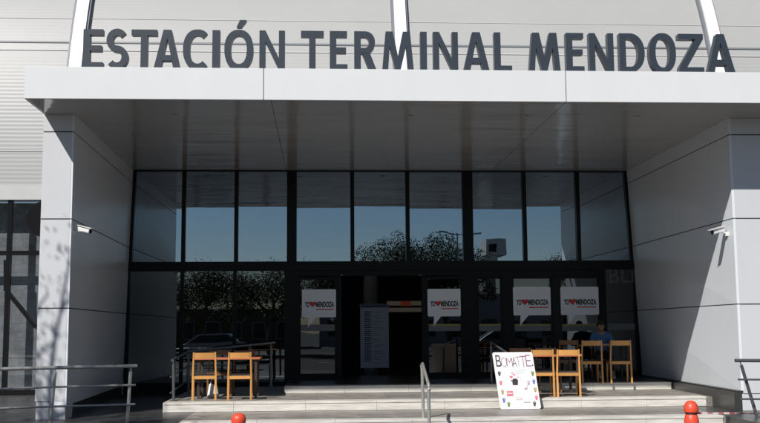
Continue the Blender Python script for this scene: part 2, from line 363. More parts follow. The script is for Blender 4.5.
def flat_text(name, body, x0, x1, z0, z1, y, mt, parent, off=0.0, depth=.002, shear=0.0, up=None):
    """lettering in the x,z plane facing -y, fitted to a box"""
    me = text_mesh(body, off, .5); me.name = name
    vs = [v.co.copy() for v in me.vertices]
    a0, a1 = min(v.x for v in vs), max(v.x for v in vs); b0, b1 = min(v.y for v in vs), max(v.y for v in vs)
    for v, c in zip(me.vertices, vs):
        fx = (c.x - a0) / (a1 - a0); fz = (c.y - b0) / (b1 - b0)
        v.co = (x0 + fx * (x1 - x0) + shear * fz, y - depth / 2 - c.z * depth, z0 + fz * (z1 - z0))
    me.materials.clear(); me.materials.append(mt)
    o = bpy.data.objects.new(name, me); C.objects.link(o); o.parent = parent
    if parent is not None and parent.get('abs'): o.matrix_parent_inverse = Matrix.Translation(parent.location).inverted()
    return o
def ring(cx, cz, rx, rz, tx, tz, a0, a1, n=28, e=2.25):
    def P(rx, rz, a):
        c, q = math.cos(a), math.sin(a); return (cx + rx * math.copysign(abs(c) ** (2 / e), c), cz + rz * math.copysign(abs(q) ** (2 / e), q))
    out = []
    for i in range(n):
        a, b = math.radians(a0 + (a1 - a0) * i / n), math.radians(a0 + (a1 - a0) * (i + 1) / n)
        out.append([P(rx, rz, a), P(rx, rz, b), P(rx - tx, rz - tz, b), P(rx - tx, rz - tz, a)])
    return out
def ribbon(pts, w):                                      # a stroke of width w along a path
    L_, R_ = [], []
    for i, p in enumerate(pts):
        a = pts[max(i - 1, 0)]; b = pts[min(i + 1, len(pts) - 1)]; dx, dz = b[0] - a[0], b[1] - a[1]; l = math.hypot(dx, dz)
        L_.append((p[0] - dz / l * w / 2, p[1] + dx / l * w / 2)); R_.append((p[0] + dz / l * w / 2, p[1] - dx / l * w / 2))
    return [[L_[i], L_[i + 1], R_[i + 1], R_[i]] for i in range(len(pts) - 1)]
def glyph(ch, W, Hh, t):
    q = t * .86                                           # horizontal strokes a little thinner
    if ch == 'I': return [[(0, 0), (W, 0), (W, Hh), (0, Hh)]]
    if ch == 'E': return [[(0, 0), (t, 0), (t, Hh), (0, Hh)], [(t, 0), (W, 0), (W, q), (t, q)], [(t, Hh - q), (W * .98, Hh - q), (W * .98, Hh), (t, Hh)], [(t, Hh * .5 - q * .42), (W * .92, Hh * .5 - q * .42), (W * .92, Hh * .5 + q * .55), (t, Hh * .5 + q * .55)]]
    if ch == 'L': return [[(0, 0), (t, 0), (t, Hh), (0, Hh)], [(t, 0), (W, 0), (W, q), (t, q)]]
    if ch == 'T': return [[(W / 2 - t / 2, 0), (W / 2 + t / 2, 0), (W / 2 + t / 2, Hh - q), (W / 2 - t / 2, Hh - q)], [(0, Hh - q), (W, Hh - q), (W, Hh), (0, Hh)]]
    if ch == 'Z': return [[(0, 0), (W, 0), (W, q), (0, q)], [(0, Hh - q), (W, Hh - q), (W, Hh), (0, Hh)], [(0, q), (t * 1.25, q), (W, Hh - q), (W - t * 1.25, Hh - q)]]
    if ch == 'N': return [[(0, 0), (t * .92, 0), (t * .92, Hh), (0, Hh)], [(W - t * .92, 0), (W, 0), (W, Hh), (W - t * .92, Hh)], [(t * .92, Hh), (t * .92, Hh - t * 1.75), (W - t * .92, 0), (W - t * .92, t * 1.75)]]
    if ch == 'M':
        c = W / 2; return [[(0, 0), (t * .9, 0), (t * 1.15, Hh * .62), (t * 1.15, Hh), (t * .55, Hh)], [(W, 0), (W - t * .9, 0), (W - t * 1.15, Hh * .62), (W - t * 1.15, Hh), (W - t * .55, Hh)],
                           [(t * 1.15, Hh), (t * 1.15, Hh * .62), (c - t * .42, Hh * .03), (c, Hh * .03), (c, Hh * .36), (t * 1.65, Hh)], [(W - t * 1.15, Hh), (W - t * 1.15, Hh * .62), (c + t * .42, Hh * .03), (c, Hh * .03), (c, Hh * .36), (W - t * 1.65, Hh)]]
    if ch == 'A':
        c = W / 2; k = t * 1.06; z0, z1 = Hh * .20, Hh * .20 + q
        def xi(z): return k + (c - k * .06 - k) * min(1, z / (Hh * .80))
        return [[(0, 0), (k, 0), (c, Hh * .78), (c, Hh), (c - k * .56, Hh)], [(W, 0), (W - k, 0), (c, Hh * .78), (c, Hh), (c + k * .56, Hh)],
                [(k + (c - k) * z0 / (Hh * .78), z0), (W - k - (c - k) * z0 / (Hh * .78), z0), (W - k - (c - k) * z1 / (Hh * .78), z1), (k + (c - k) * z1 / (Hh * .78), z1)]]
    if ch in 'O\u00d3':
        r = ring(W / 2, Hh / 2, W / 2, Hh / 2 * 1.03, t * 1.0, q, 0, 360, 48)
        if ch != 'O': r.append([(W * .42, Hh * 1.09), (W * .58, Hh * 1.09), (W * .76, Hh * 1.27), (W * .53, Hh * 1.27)])
        return r
    if ch == 'C': return ring(W * .58, Hh / 2, W * .58, Hh / 2 * 1.03, t * 1.02, q, 52, 308, 34)
    if ch == 'D': return [[(0, 0), (t, 0), (t, Hh), (0, Hh)], [(t, 0), (W * .42, 0), (W * .42, q), (t, q)], [(t, Hh - q), (W * .42, Hh - q), (W * .42, Hh), (t, Hh)]] + ring(W * .42, Hh / 2, W * .58, Hh / 2, t, q, -90, 90, 24, 2.1)
    if ch == 'R':
        r = Hh * .285; cz = Hh - r
        return [[(0, 0), (t, 0), (t, Hh), (0, Hh)], [(t, Hh - q), (W * .48, Hh - q), (W * .48, Hh), (t, Hh)], [(t, Hh - 2 * r), (W * .48, Hh - 2 * r), (W * .48, Hh - 2 * r + q), (t, Hh - 2 * r + q)]] + ring(W * .48, cz, W * .46, r, t * .95, q, -90, 90, 18, 2.1) + [[(W * .36, Hh - 2 * r), (W * .70, Hh - 2 * r + q * .1), (W, 0), (W - t * 1.15, 0)]]
    if ch == 'S':
        w = q; pts = []
        rx = W / 2 - w / 2; rz = (Hh - w) / 4 * 1.03; cu, cl = Hh * .5 + rz, Hh * .5 - rz; cx = W / 2
        for i in range(15): a = math.radians(38 + (270 - 38) * i / 14); pts.append((cx + rx * .94 * math.cos(a), cu + rz * math.sin(a)))
        for i in range(1, 15): a = math.radians(90 - (90 + 142) * i / 14); pts.append((cx + rx * math.cos(a), cl + rz * math.sin(a)))
        return ribbon(pts, w * 1.12)
yl = YC + .13
for ch, a, b in LET:
    mid = (a + b) / 2; vt = 30.3 + (mid - 92) * .0079
    pa, pb = at(a, vt + 18, Y=yl), at(b, vt + 18, Y=yl); z0, z1 = ZF + .004, at(mid, vt, Y=yl).z
    m = MB()
    for pl_ in glyph(ch, pb.x - pa.x, z1 - z0, .106): m.prism([(pa.x + x, z0 + z) for x, z in pl_], yl - .07, yl + .06)
    m.build('letter', M['letter'], sign)

# ------------------------------------------------------------------ terminal building behind: vaulted roof
bld = thing('terminal_building', 'long station building with pale corrugated vaulted roof crossed by white arched ribs', 'building', (1.5, YG + .6, 0), ab=True)
R0 = 11.6; ZV = 4.95; YV = YG + .42
def vp(s, off=0):                                        # arc length above the springing -> (y, z)
    a = s / R0; return YV + R0 - (R0 - 0 + off) * math.cos(a), ZV + (R0 + off) * math.sin(a)
m = MB(); n = 700; L = R0 * 1.25; x0, x1 = -22, 26
for i in range(n + 1):
    s = L * i / n; y, z = vp(s, (.0022 if s < 3.4 else .0005) * math.sin(2 * math.pi * s / .098))
    m.v += [(x0, y, z), (x1, y, z)]
    if i: k = 2 * i; m.f.append((k - 2, k - 1, k + 1, k)); m.m.append(0)
m.build('roof_shell', M['vault'], bld, smooth=True)
def arc_strip(mb, xa, xb, s0, s1, o0, o1, n=40, lean=0):
    for i in range(n):
        a, b = s0 + (s1 - s0) * i / n, s0 + (s1 - s0) * (i + 1) / n
        P = []
        for s in (a, b):
            yi, zi = vp(s, o0); yo, zo = vp(s, o1)
            P += [(xa, yo, zo), (xb, yo, zo), (xb, yi, zi), (xa, yi, zi)]
        mb.hexa(P)
def s_of(v):                                            # arc length whose point shows at row v above the left corner
    lo, hi = 0, R0
    for _ in range(40):
        s = (lo + hi) / 2; y, z = vp(s); q = at(30, v, Y=y).z
        if z < q: lo = s
        else: hi = s
    return s
for v, th, o in ((42, .022, .022), (50, .012, .018), (18, .008, .012), (151, .012, .016)):
    m = MB(); s = s_of(v)
    arc_strip(m, x0, x1, s - th, s + th, -.03, o, 1); m.build('roof_seam', M['ribedge'] if th > .013 else M['band'], bld)
for px_ in (74, 402.5, 723):
    xc = at(px_, 68, Y=YV + .12).x
    m = MB(); arc_strip(m, xc - .145, xc + .145, 0.02, L, -.03, .16)
    rb = m.build('arch_rib', M['rib'], bld)
    for xa, xb in ((xc - .215, xc - .149), (xc + .149, xc + .19)):
        m = MB(); arc_strip(m, xa, xb, 0.02, L, -.03, .11); m.build('rib_flashing', M['ribedge'], rb)
zb0 = at(20, 200, Y=YV).z
MB().box(x0, XPL - .3, YV - .06, YV + .3, zb0, ZV + .02).build('concrete_band', M['band'], bld)
MB().box(XPR + .3, x1, YV - .06, YV + .3, zb0, ZV + .02).build('concrete_band', M['band'], bld)
MB().box(x0, x1, YG + .65, YG + .8, ZF - .1, ZF).build('gutter', M['band'], bld)
# glazed flank left and right of the portal
for (a, b, c0) in ((x0, XPL - .3, at(7, 300, Y=YV).x), (XPR + .3, x1, 9.0)):
    MB().box(a, b, YV + .06, YV + .075, L3, zb0).build('flank_glazing', M['glass_side'], bld)
    MB().box(a, b, YV + .6, YV + .62, 0, zb0).build('flank_interior', M['brickwall'], bld)
    fm = MB(); x = c0
    while x > a: fm.box(x - .05, x + .05, YV - .02, YV + .1, L3, zb0 - .002); x -= 2.2
    x = c0 + 2.2
    while x < b: fm.box(x - .05, x + .05, YV - .02, YV + .1, L3, zb0 - .002); x += 2.2
    zz = at(7, 253, Y=YV).z
    fm.box(a + .001, b - .001, YV - .012, YV + .09, zz - .05, zz + .05); fm.box(a + .001, b - .001, YV - .014, YV + .09, L3, L3 + .12)
    fm.build('flank_frame', M['frame'], bld)
p0, p1 = at(7, 291, Y=YV - .05), at(36, 327, Y=YV - .05)
MB().bar(p0, p1, .13, .08).bar(at(7, 260, Y=YV - .05), p0, .13, .08).build('window_brace', M['frame'], bld)
p = at(45, 219, Y=YV - .25)
pd = thing('mirrored_sign_disc', 'dark disc standing in for a mirrored round road sign, half hidden behind the left white pier', 'sign', (p.x, p.y, p.z), ab=True)  # solid disc and bracket added in place of a road sign's reflection
m = MB(); m.prism([(p.x + .42 * math.cos(a * math.pi / 18), p.z + .42 * math.sin(a * math.pi / 18)) for a in range(36)], p.y, p.y + .04); m.build('disc', M['frame'], pd)
MB().tube([(p.x, p.y + .04, p.z), (p.x, YV + .0, p.z)], .03).build('bracket', M['frame'], pd)

# ------------------------------------------------------------------ glazed entrance
ent = thing('glazed_entrance', 'dark reflective glass entrance wall with black frames and sliding doors under the canopy', 'glass entrance', (1.5, YG, LT), ab=True)
ZT1, ZT0 = 3.165, 2.955                                 # transom top and bottom
ZD = 2.83                                               # door head
Zt = ZS - .002
def ex(u, v=220): return at(u, v, Y=YG).x
ul = [ex(183.7), ex(236.4), (ex(287), ex(296.7)), ex(352.3), ex(407.6), (ex(462.6), ex(472.8)), ex(524.5), ex(578)]
edges = [GLT]; bars = []
for e in ul:
    if isinstance(e, tuple): bars.append(e)
    else: bars.append((e - .045, e + .045))
m = MB()
for a, b in bars: m.box(a, b, YG - .05, YG + .1, ZT1, Zt)
xl0, xr0 = XLf(YG, ZT1), XRf(YG, ZT1)
m.hexa([(xl0, YG - .04, ZT1), (xl0 + .07, YG - .04, ZT1), (xl0 + .07, YG + .1, ZT1), (xl0, YG + .1, ZT1), (GLT, YG - .04, Zt), (GLT + .07, YG - .04, Zt), (GLT + .07, YG + .1, Zt), (GLT, YG + .1, Zt)])
m.hexa([(xr0 - .07, YG - .04, ZT1), (xr0, YG - .04, ZT1), (xr0, YG + .1, ZT1), (xr0 - .07, YG + .1, ZT1), (GRT - .07, YG - .04, Zt), (GRT, YG - .04, Zt), (GRT, YG + .1, Zt), (GRT - .07, YG + .1, Zt)])
m.box(XLf(YG, ZT0) + .002, XRf(YG, ZT0) - .002, YG - .07, YG + .12, ZT0, ZT1)
m.box(GLT + .001, GRT - .001, YG - .03, YG + .1, Zt - .03, Zt - .001)
m.build('upper_frame', M['frame'], ent)
xx = [GLT - .04] + [x for b in bars for x in b] + [GRT + .04]
def pane(a, b, z0, z1, nm, mt):                         # each pane sits a few millimetres out of true
    e = [rnd.uniform(-.005, .005) for _ in range(3)]; e.append(e[0] + e[2] - e[1]); y = YG + .026
    return MB().hexa([(a, y + e[0], z0), (b, y + e[1], z0), (b, y + e[1] + .01, z0), (a, y + e[0] + .01, z0), (a, y + e[3], z1), (b, y + e[2], z1), (b, y + e[2] + .01, z1), (a, y + e[3] + .01, z1)]).build(nm, mt, ent)
for a, b in zip(xx[0::2], xx[1::2]): pane(a, b, ZT1, Zt, 'upper_pane', M['glass_up'])
# lower zone: uprights
def lx(u, v=330): return at(u, v, Y=YG).x
xl1, xr1 = XLf(YG, 1.6), XRf(YG, 1.6)
up = [(xl1 - .02, xl1 + .07), (lx(181.4) - .04, lx(181.4) + .04), (lx(234.4) - .04, lx(234.4) + .04), (lx(284.5), lx(298.5)),
      (lx(337), lx(341.5)), (lx(422), lx(426.5)), (lx(463), lx(477)), (lx(503), lx(512.5)), (lx(553), lx(560)), (lx(600.5), lx(607)), (xr1 - .07, xr1 + .03)]
m = MB()
for i, (a, b) in enumerate(up):
    top = ZT0 - .001; z0 = L3 + .001 if b < XE2 else L2 + .001 if b < XE1 else LT + .001
    m.box(a, b, YG - .03 - .001 * (i % 3), YG + .08, z0, top)
m.box(up[3][1], up[6][0], YG - .028, YG + .08, ZD, ZT0 - .002)
m.box(up[6][1], up[9][0], YG - .027, YG + .08, ZD - .02, ZT0 - .002)
m.box(up[0][1], up[3][0], YG - .02, YG + .06, L3 + .002, L2 + .10)
m.box(up[9][1], up[10][0], YG - .02, YG + .06, LT + .002, LT + .10)
m.build('lower_frame', M['frame'], ent)
for a, b, nm in ((up[0][1], up[1][0], 0), (up[1][1], up[2][0], 0), (up[2][1], up[3][0], 0), (up[9][1], up[10][0], 1)):
    pane(a, b, (LT if nm else L2) + .1, ZT0 - .003, 'lower_pane', M['glass_mid'] if not nm else M['glass_low'])
yS = YG - .012
def door(a, b, u0, u1, v0, v1, band=True, stick=True, yl_=True, label=None, full='YO'):
    d = MB(); w = .05; zt = ZD - .022
    d.box(a, a + w, YG - .01, YG + .05, LT + .004, zt); d.box(b - w, b, YG - .01, YG + .05, LT + .004, zt)
    d.box(a + w, b - w, YG - .009, YG + .05, LT + .004, LT + .13); d.box(a + w, b - w, YG - .009, YG + .05, zt - .06, zt)
    o = d.build('glass_door', M['frame'], ent)
    if label: o['label'] = label
    MB().box(a + w, b - w, YG + .012, YG + .022, LT + .131, zt - .061).build('pane', M['glass_low'], o)
    zb_ = at((u0 + u1) / 2, 331, Y=YG).z; zc_ = at((u0 + u1) / 2, 324.5, Y=YG).z
    MB().box(a + w, b - w, YG + .006, YG + .009, zb_, zc_).build('frosted_band', M['frost'], o)
    if yl_: MB().box(a + w, b - w, YG + .004, YG + .0055, zc_ - .03, zc_ + .012).build('yellow_line', M['frosty'], o)
    if stick:
        x0_, x1_ = at(u0, 300, Y=YG).x, at(u1, 300, Y=YG).x; z1_, z0_ = at(u0, v0, Y=YG).z, at(u0, v1, Y=YG).z
        r = .03; pts = []
        for cx_, cz_, s in ((x1_ - r, z1_ - r, 0), (x0_ + r, z1_ - r, 90), (x0_ + r, z0_ + r, 180)):
            for k in range(5): t = math.radians(s + k * 22.5); pts.append((cx_ + r * math.cos(t), cz_ + r * math.sin(t)))
        hh = z1_ - z0_; ww = x1_ - x0_
        pts += [(x0_ + ww * .19, z0_), (x0_ + ww * .17, z0_ - hh * .36), (x0_ + ww * .40, z0_)]
        for k in range(5): t = math.radians(270 + k * 22.5); pts.append((x1_ - r + r * math.cos(t), z0_ + r + r * math.sin(t)))
        MB().prism(pts, yS, yS + .004).build('speech_bubble_sticker', M['sticker'], o)
        zt0, zt1 = z0_ + hh * .36, z0_ + hh * .56
        def q(f): return x0_ + ww * f
        flat_text('sticker_lettering', 'YO', q(.08), q(.22), zt0, zt1, yS - .001, M['stickert'], o, off=.05)
        flat_text('sticker_lettering', 'MENDOZA', q(.40), q(.94), zt0, zt1, yS - .001, M['stickert'], o, off=.05)
        hc = q(.31); hz = (zt0 + zt1) / 2 + .01; hs = ww * .0058
        hp = [(hc + hs * 16 * math.sin(t) ** 3, hz + hs * (13 * math.cos(t) - 5 * math.cos(2 * t) - 2 * math.cos(3 * t) - math.cos(4 * t))) for t in [i * 2 * math.pi / 32 for i in range(32)]]
        MB().prism(hp, yS - .003, yS - .001).build('sticker_heart', M['stickr'], o)
        MB().box(q(.42), q(.93), yS - .002, yS - .001, zt0 - hh * .10, zt0 - hh * .06).build('sticker_underline', M['stickr'], o)
    return o
door(up[3][1], up[4][0], 302, 336, 289.5, 317.5, yl_=False, label='sliding door leaf left of the open doorway')
door(up[5][1], up[6][0], 427.5, 460.5, 289, 316.5, label='sliding door leaf right of the open doorway')
door(up[6][1], up[7][0], 480, 500, 289, 316, stick=False, label='narrow fixed leaf without a speech bubble')
door(up[7][1], up[8][0], 513, 550.5, 287, 315.5)
door(up[8][1], up[9][0], 560.5, 598.5, 287, 315)
# arrow on the first door, ghost letters on the last pane
p = at(333, 319, Y=YG)
MB().prism([(p.x - .07, p.z), (p.x, p.z + .07), (p.x + .02, p.z + .05), (p.x - .01, p.z + .015), (p.x + .07, p.z + .015), (p.x + .07, p.z - .015), (p.x - .01, p.z - .015), (p.x + .02, p.z - .05), (p.x, p.z - .07)], YG - .003, YG - .001).build('arrow_sticker', M['frost'], ent)
a, b = at(609, 283, Y=YG), at(634, 268, Y=YG)
flat_text('window_lettering', 'BLI', a.x, b.x, a.z, b.z, YG + .015, M['ghost'], ent, off=.02)
for u, v in ((341.5, 275.5), (420, 275.5)):
    p = at(u, v, Y=YG - .06); MB().lathe([(.02, 0), (.03, .02), (.0, .03)], (p.x, p.y, p.z), 10).build('door_sensor', M['lamp'], ent)
p = at(380.5, 263, Y=YG - .12)
MB().box(p.x - .03, p.x + .03, p.y - .03, p.y + .049, p.z - .03, p.z + .03).build('door_camera', M['joint'], ent).select_set(False)
a, b = up[9][1], up[10][0]
zb_, zc_ = at(620, 330, Y=YG).z, at(620, 323.5, Y=YG).z
MB().box(a, b, YG + .012, YG + .015, zb_, zc_).build('frosted_band', M['frost'], ent)

# ------------------------------------------------------------------ interior
hall = thing('entrance_hall', 'dim interior of the hall seen through the open doorway', 'hall', (2, YG + 4, LT), ab=True)
XA, XB, YE = -5.2, 8.2, YG + 13
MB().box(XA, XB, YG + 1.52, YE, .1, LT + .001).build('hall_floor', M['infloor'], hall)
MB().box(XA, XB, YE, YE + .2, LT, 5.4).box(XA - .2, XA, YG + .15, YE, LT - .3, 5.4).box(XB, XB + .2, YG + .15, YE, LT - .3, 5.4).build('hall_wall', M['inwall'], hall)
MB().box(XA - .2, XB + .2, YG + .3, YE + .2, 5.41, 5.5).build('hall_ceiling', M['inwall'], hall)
a, b = at(387, 312, Y=YE - .05), at(426, 301, Y=YE - .05)
MB().box(a.x, b.x, YE - .03, YE - .01, a.z + (b.z - a.z) * .60, b.z).box(a.x, b.x, YE - .03, YE - .01, a.z, a.z + (b.z - a.z) * .38).build('lit_window', M['lit'], hall)
MB().box(a.x + .5, a.x + .85, YE - .04, YE - .031, a.z + (b.z - a.z) * .55, b.z).build('lit_sign', M['litr'], hall)
p = at(370.5, 300, Y=YG + 4.5)
MB().lathe([(.19, 0), (.19, 4.9)], (p.x, p.y, LT), 28).build('round_pillar', M['pillar'], hall, smooth=True)
pb = thing('price_board', 'tall pale timetable board on feet standing inside the open doorway', 'notice board', (0, 0, 0), ab=True)
Yb = YG + 2.2; a, b = at(360.5, 368, Y=Yb), at(388.5, 304, Y=Yb)
MB().box(a.x, b.x, Yb, Yb + .04, a.z, b.z).build('panel', M['pboard'], pb)
m = MB(); hh = b.z - a.z; ww = b.x - a.x
for i in range(26):
    z = a.z + hh * (.10 + .80 * i / 26); m.box(a.x + ww * .14, a.x + ww * (.40 if i % 2 else .36), Yb - .004, Yb - .001, z, z + hh * .016)
    if i % 3: m.box(a.x + ww * .46, a.x + ww * (.8 - .05 * (i % 4)), Yb - .004, Yb - .001, z + .004, z + hh * .008)
m.box(a.x + ww * .02, b.x - ww * .02, Yb - .004, Yb - .001, b.z - hh * .055, b.z - .01)
m.build('listing', M['pboardt'], pb)
for xf_ in (a.x, b.x - .05): MB().box(xf_, xf_ + .05, Yb - .2, Yb + .3, LT + .002, a.z).build('foot', M['frame'], pb)

# ------------------------------------------------------------------ security cameras on the walls
def cctv(u, v, wallx, Y, side, label):
    p = at(u, v, Y=Y)
    t = thing('security_camera', label, 'security camera', (wallx, Y, p.z), group='security cameras on the piers')
    d = -side                                            # points into the opening
    MB().lathe([(.045, -.035), (.05, .035)], (0, 0, 0), 16).build('wall_mount', M['camw'], t)
    MB().tube([(0, 0, .0), (d * .10, -.02, .035), (d * .16, -.05, .03)], .016).build('arm', M['camw'], t)
    a = Vector((d * .06, .02, .085)); b = Vector((d * .30, -.07, .02))
    o = MB().bar(a, b, .085, .075).build('housing', M['camw'], t, bevel=.015)
    dr = (b - a).normalized()
    MB().bar(a + Vector((0, 0, .055)), b + dr * .05 + Vector((0, 0, .055)), .125, .012).build('sun_hood', M['camw'], o)
    MB().tube([b, b + dr * .012], .035, 14).build('lens', M['lens'], o)
cctv(78.5, 233, XLf(17.12, 3.2), 17.14, -1, 'small white security camera on the left pier wall')
cctv(727, 234, XRf(17.25, 3.2), 17.25, 1, 'white security camera on the right wall casting a long shadow')

# ------------------------------------------------------------------ railings
def post(mb, x, y, z0, z1, r=.022): mb.tube([(x, y, z0), (x, y, z1)], r, 12); mb.tube([(x, y, z0), (x, y, z0 + .012)], .05, 14)
def railing(name, label, posts, rails, mt, flange=True):
    t = thing(name, label, 'railing', tuple(posts[0][0]), ab=True)
    for a, b in posts:
        a = Vector(a); b = Vector(b); d = (b - a).normalized()
        MB().tube([a, b - d * .07], .026, 12).tube([b - d * .07, b], .011, 8).tube([a, a + d * .012], .055, 16).build('post', mt, t, smooth=True)
    for pts, r in rails: MB().tube(pts, r, 12).build('rail', mt, t, smooth=True)
    return t
# left foreground
Yr = 15.85; yb = 15.4
def rl(u, v, Y): return at(u, v, Y=Y)
pr = rl(127, 421.5, Yr); prt = rl(131, 367, Yr); pl = Vector((rl(52, 400, yb).x - .02, yb, L3)); plt = rl(55.5, 368, yb)
railing('metal_railing', 'brushed steel railing with three bars across the lower left paving', [(Vector((pr.x, Yr, L3)), prt), (pl, plt), ((plt.x - 1.35, 15.0, L3), (plt.x - 1.3, 15.0, plt.z))],
        [([rl(137, 366, Yr), rl(55, 367.7, yb), rl(-70, 371, 14.9)], .027), ([rl(135.5, 385, Yr), rl(55, 387, yb), rl(-70, 391.5, 14.9)], .016), ([rl(135, 404.3, Yr), rl(55, 406.5, yb), rl(-70, 411, 14.9)], .016)], M['steel'])
# right foreground
a = rl(740.5, 366, 15.6); b = Vector((at(746.5, 415, z=L3).x, 15.75, L3))
railing('metal_railing', 'dark steel railing with three bars at the lower right beside the pier', [(b, rl(740, 361, 15.6)), ((b.x + 1.5, 15.5, L3), rl(835, 361, 15.5))],
        [([rl(735, 360.5, 15.6), rl(850, 361, 15.5)], .028), ([rl(738, 379.5, 15.6), rl(850, 380, 15.5)], .015), ([rl(741, 399, 15.6), rl(850, 399.5, 15.5)], .015)], M['steeldark'])
# ramp railing behind the left table
pA, pAt = at(173.5, 401, z=L2), None; ya = pA.y; yb_ = 20.6
pB = Vector((at(188.5, 390, Y=yb_).x, yb_, L2)); yc = 20.5; pCx = at(271, 384, Y=yc + .1)
ra = [rl(173.5, 359.5, ya), rl(188.5, 351.5, yb_), rl(275.5, 342.5, yc + .1)]
railing('ramp_railing', 'dark steel ramp railing rising behind the left wooden chairs', [(pA, rl(173.5, 360, ya)), (pB, rl(188.5, 352, yb_)), ((pCx.x, yc + .1, LT), rl(271, 343.2, yc + .1))],
        [([rl(172, 360.5, ya), ra[1], ra[2]], .024), ([rl(170.5, 377, ya), rl(188, 366, yb_), rl(271, 364, yc + .1)], .015), ([rl(170.5, 393, ya), rl(188, 380, yb_), rl(250, 379.5, yc + .1)], .015)], M['steeldark'])
# centre handrail
q0 = at(423.5, 418, z=L3); q1 = Vector((at(429.3, 420, Y=15.2).x, 15.2, 0.0))
railing('stair_handrail', 'short sloping steel handrail at the middle of the steps', [(q0, rl(422, 365.5, q0.y)), (q1, rl(428.5, 386, 15.2))],
        [([rl(422.3, 371, q0.y + .01), rl(421.6, 365.5, q0.y), rl(422.6, 363.8, q0.y - .05), rl(428.5, 384.5, 15.25), rl(429.3, 390, 15.2)], .026)], M['steel'])
q0 = at(491.7, 384, Y=20.45); q0.z = LT; q1 = Vector((at(507, 384, Y=18.3).x, 18.3, L2))
railing('stair_handrail', 'thin dark handrail behind the white drawing board', [(q0, rl(491, 342.5, 20.45)), (q1, rl(507, 354, 18.3))],
        [([rl(490.8, 348, 20.45), rl(490.5, 342, 20.45), rl(507, 353, 18.3)], .022)], M['steeldark'])

# ------------------------------------------------------------------ chairs and tables
def make_chair(label, wood, group):
    t = thing('wooden_chair', label, 'chair', group=group)
    w, dp, hs, hb = .205, .40, .44, .865                 # half width, depth, seat, back height
    for s in (-1, 1):
        MB().bar((s * w, -.03, 0), (s * w, .0, hs), .036, .030, .034, .034).bar((s * w, .0, hs - .0005), (s * (w - .012), -.06, hb), .034, .032, .028, .024).build('rear_leg', wood, t, bevel=.003)
        MB().bar((s * w, dp + .02, 0), (s * w, dp, hs - .01), .028, .028, .036, .036).build('front_leg', wood, t, bevel=.003)
    MB().bar((-w + .02, -.006, hs - .03), (w - .02, -.006, hs - .03), .058, .022, up=(0, 1, 0)).bar((-w + .02, dp, hs - .035), (w - .02, dp, hs - .035), .05, .022, up=(0, 1, 0)).bar((-w, .015, hs - .035), (-w, dp - .018, hs - .035), .02, .05).bar((w, .015, hs - .035), (w, dp - .018, hs - .035), .02, .05).build('seat_frame', wood, t)
    m = MB(); n = 6
    for i in range(n):                                   # curved top slat
        xa, xb = -w + .03 + (2 * w - .06) * i / n, -w + .03 + (2 * w - .06) * (i + 1) / n
        c = lambda x: -.052 - .022 * (1 - (x / w) ** 2)
        m.hexa([(xa, c(xa), hb - .105), (xb, c(xb), hb - .105), (xb, c(xb) + .018, hb - .105), (xa, c(xa) + .018, hb - .105), (xa, c(xa) - .008, hb - .008), (xb, c(xb) - .008, hb - .008), (xb, c(xb) + .010, hb - .008), (xa, c(xa) + .010, hb - .008)])
    m.build('backrest', wood, t)
    MB().box(-w + .008, w - .008, .02, dp + .01, hs - .008, hs + .018).build('seat', M['seat'], t, bevel=.008)
    return t
GC = 'wooden chairs around the tables'
c0 = make_chair('orange wooden chair leftmost at the left table, its back to the steps', M['wood'], GC)
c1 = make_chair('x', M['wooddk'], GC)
def put(src, u, v, z, rz, label, first=[]):
    p = at(u, v, z=z)
    if src in first: return dup(src, (p.x, p.y, z + .002), math.radians(rz), label)
    first.append(src); src.location = (p.x, p.y, z + .002); src.rotation_euler = (0, 0, math.radians(rz)); src['label'] = label; return src
def putY(src, u, Y, z, rz, label):
    p = at(u, 380, Y=Y); return dup(src, (p.x, Y, z + .002), math.radians(rz), label)
put(c0, 204, 400.5, L2, 5, 'sunlit orange wooden chair leftmost at the left table, its back to the steps')
put(c0, 239.5, 400.5, L2, 4, 'sunlit orange wooden chair beside the leftmost one, before the right end of the left table')
put(c0, 543, 397, L2, -5, 'sunlit orange wooden chair partly hidden by the white drawing board')
put(c0, 569, 397, L2, -6, 'sunlit orange wooden chair just right of the white drawing board, before the table end')
put(c0, 592.5, 383.3, LT, -3, 'wooden chair on the top landing directly before the seated person')
put(c0, 621.5, 383.3, LT, -6, 'wooden chair on the top landing nearest the right wall')
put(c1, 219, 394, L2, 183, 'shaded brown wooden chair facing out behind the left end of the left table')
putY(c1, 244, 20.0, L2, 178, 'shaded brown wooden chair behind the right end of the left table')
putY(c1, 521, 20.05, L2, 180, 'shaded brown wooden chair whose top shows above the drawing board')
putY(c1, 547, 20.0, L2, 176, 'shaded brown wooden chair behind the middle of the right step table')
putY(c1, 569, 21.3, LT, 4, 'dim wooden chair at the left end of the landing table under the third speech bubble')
def table(label, x0, x1, y0, y1, z, top, h=.745):
    t = thing('table', label, 'table', ((x0 + x1) / 2, (y0 + y1) / 2, z + .002), group='cafe tables'); w = (x1 - x0) / 2; d = (y1 - y0) / 2
    MB().box(-w, w, -d, d, h - .03, h).build('tabletop', top, t, bevel=.006)
    for sx in (-1, 1):
        for sy in (-1, 1): MB().box(sx * (w - .08) - .022, sx * (w - .08) + .022, sy * (d - .07) - .022, sy * (d - .07) + .022, 0, h - .031).build('leg', M['tableleg'], t)
    return t
ty = 18.95
table('red-brown table between the four left chairs', at(194, 360, Y=ty).x, at(260, 360, Y=ty).x, ty, ty + .7, L2, M['tabletop'])
table('red-brown table behind the drawing board with two sunlit chairs before it', at(519, 355, Y=ty).x, at(582, 355, Y=ty).x, ty, ty + .7, L2, M['tabletop'])
ty3 = 21.35
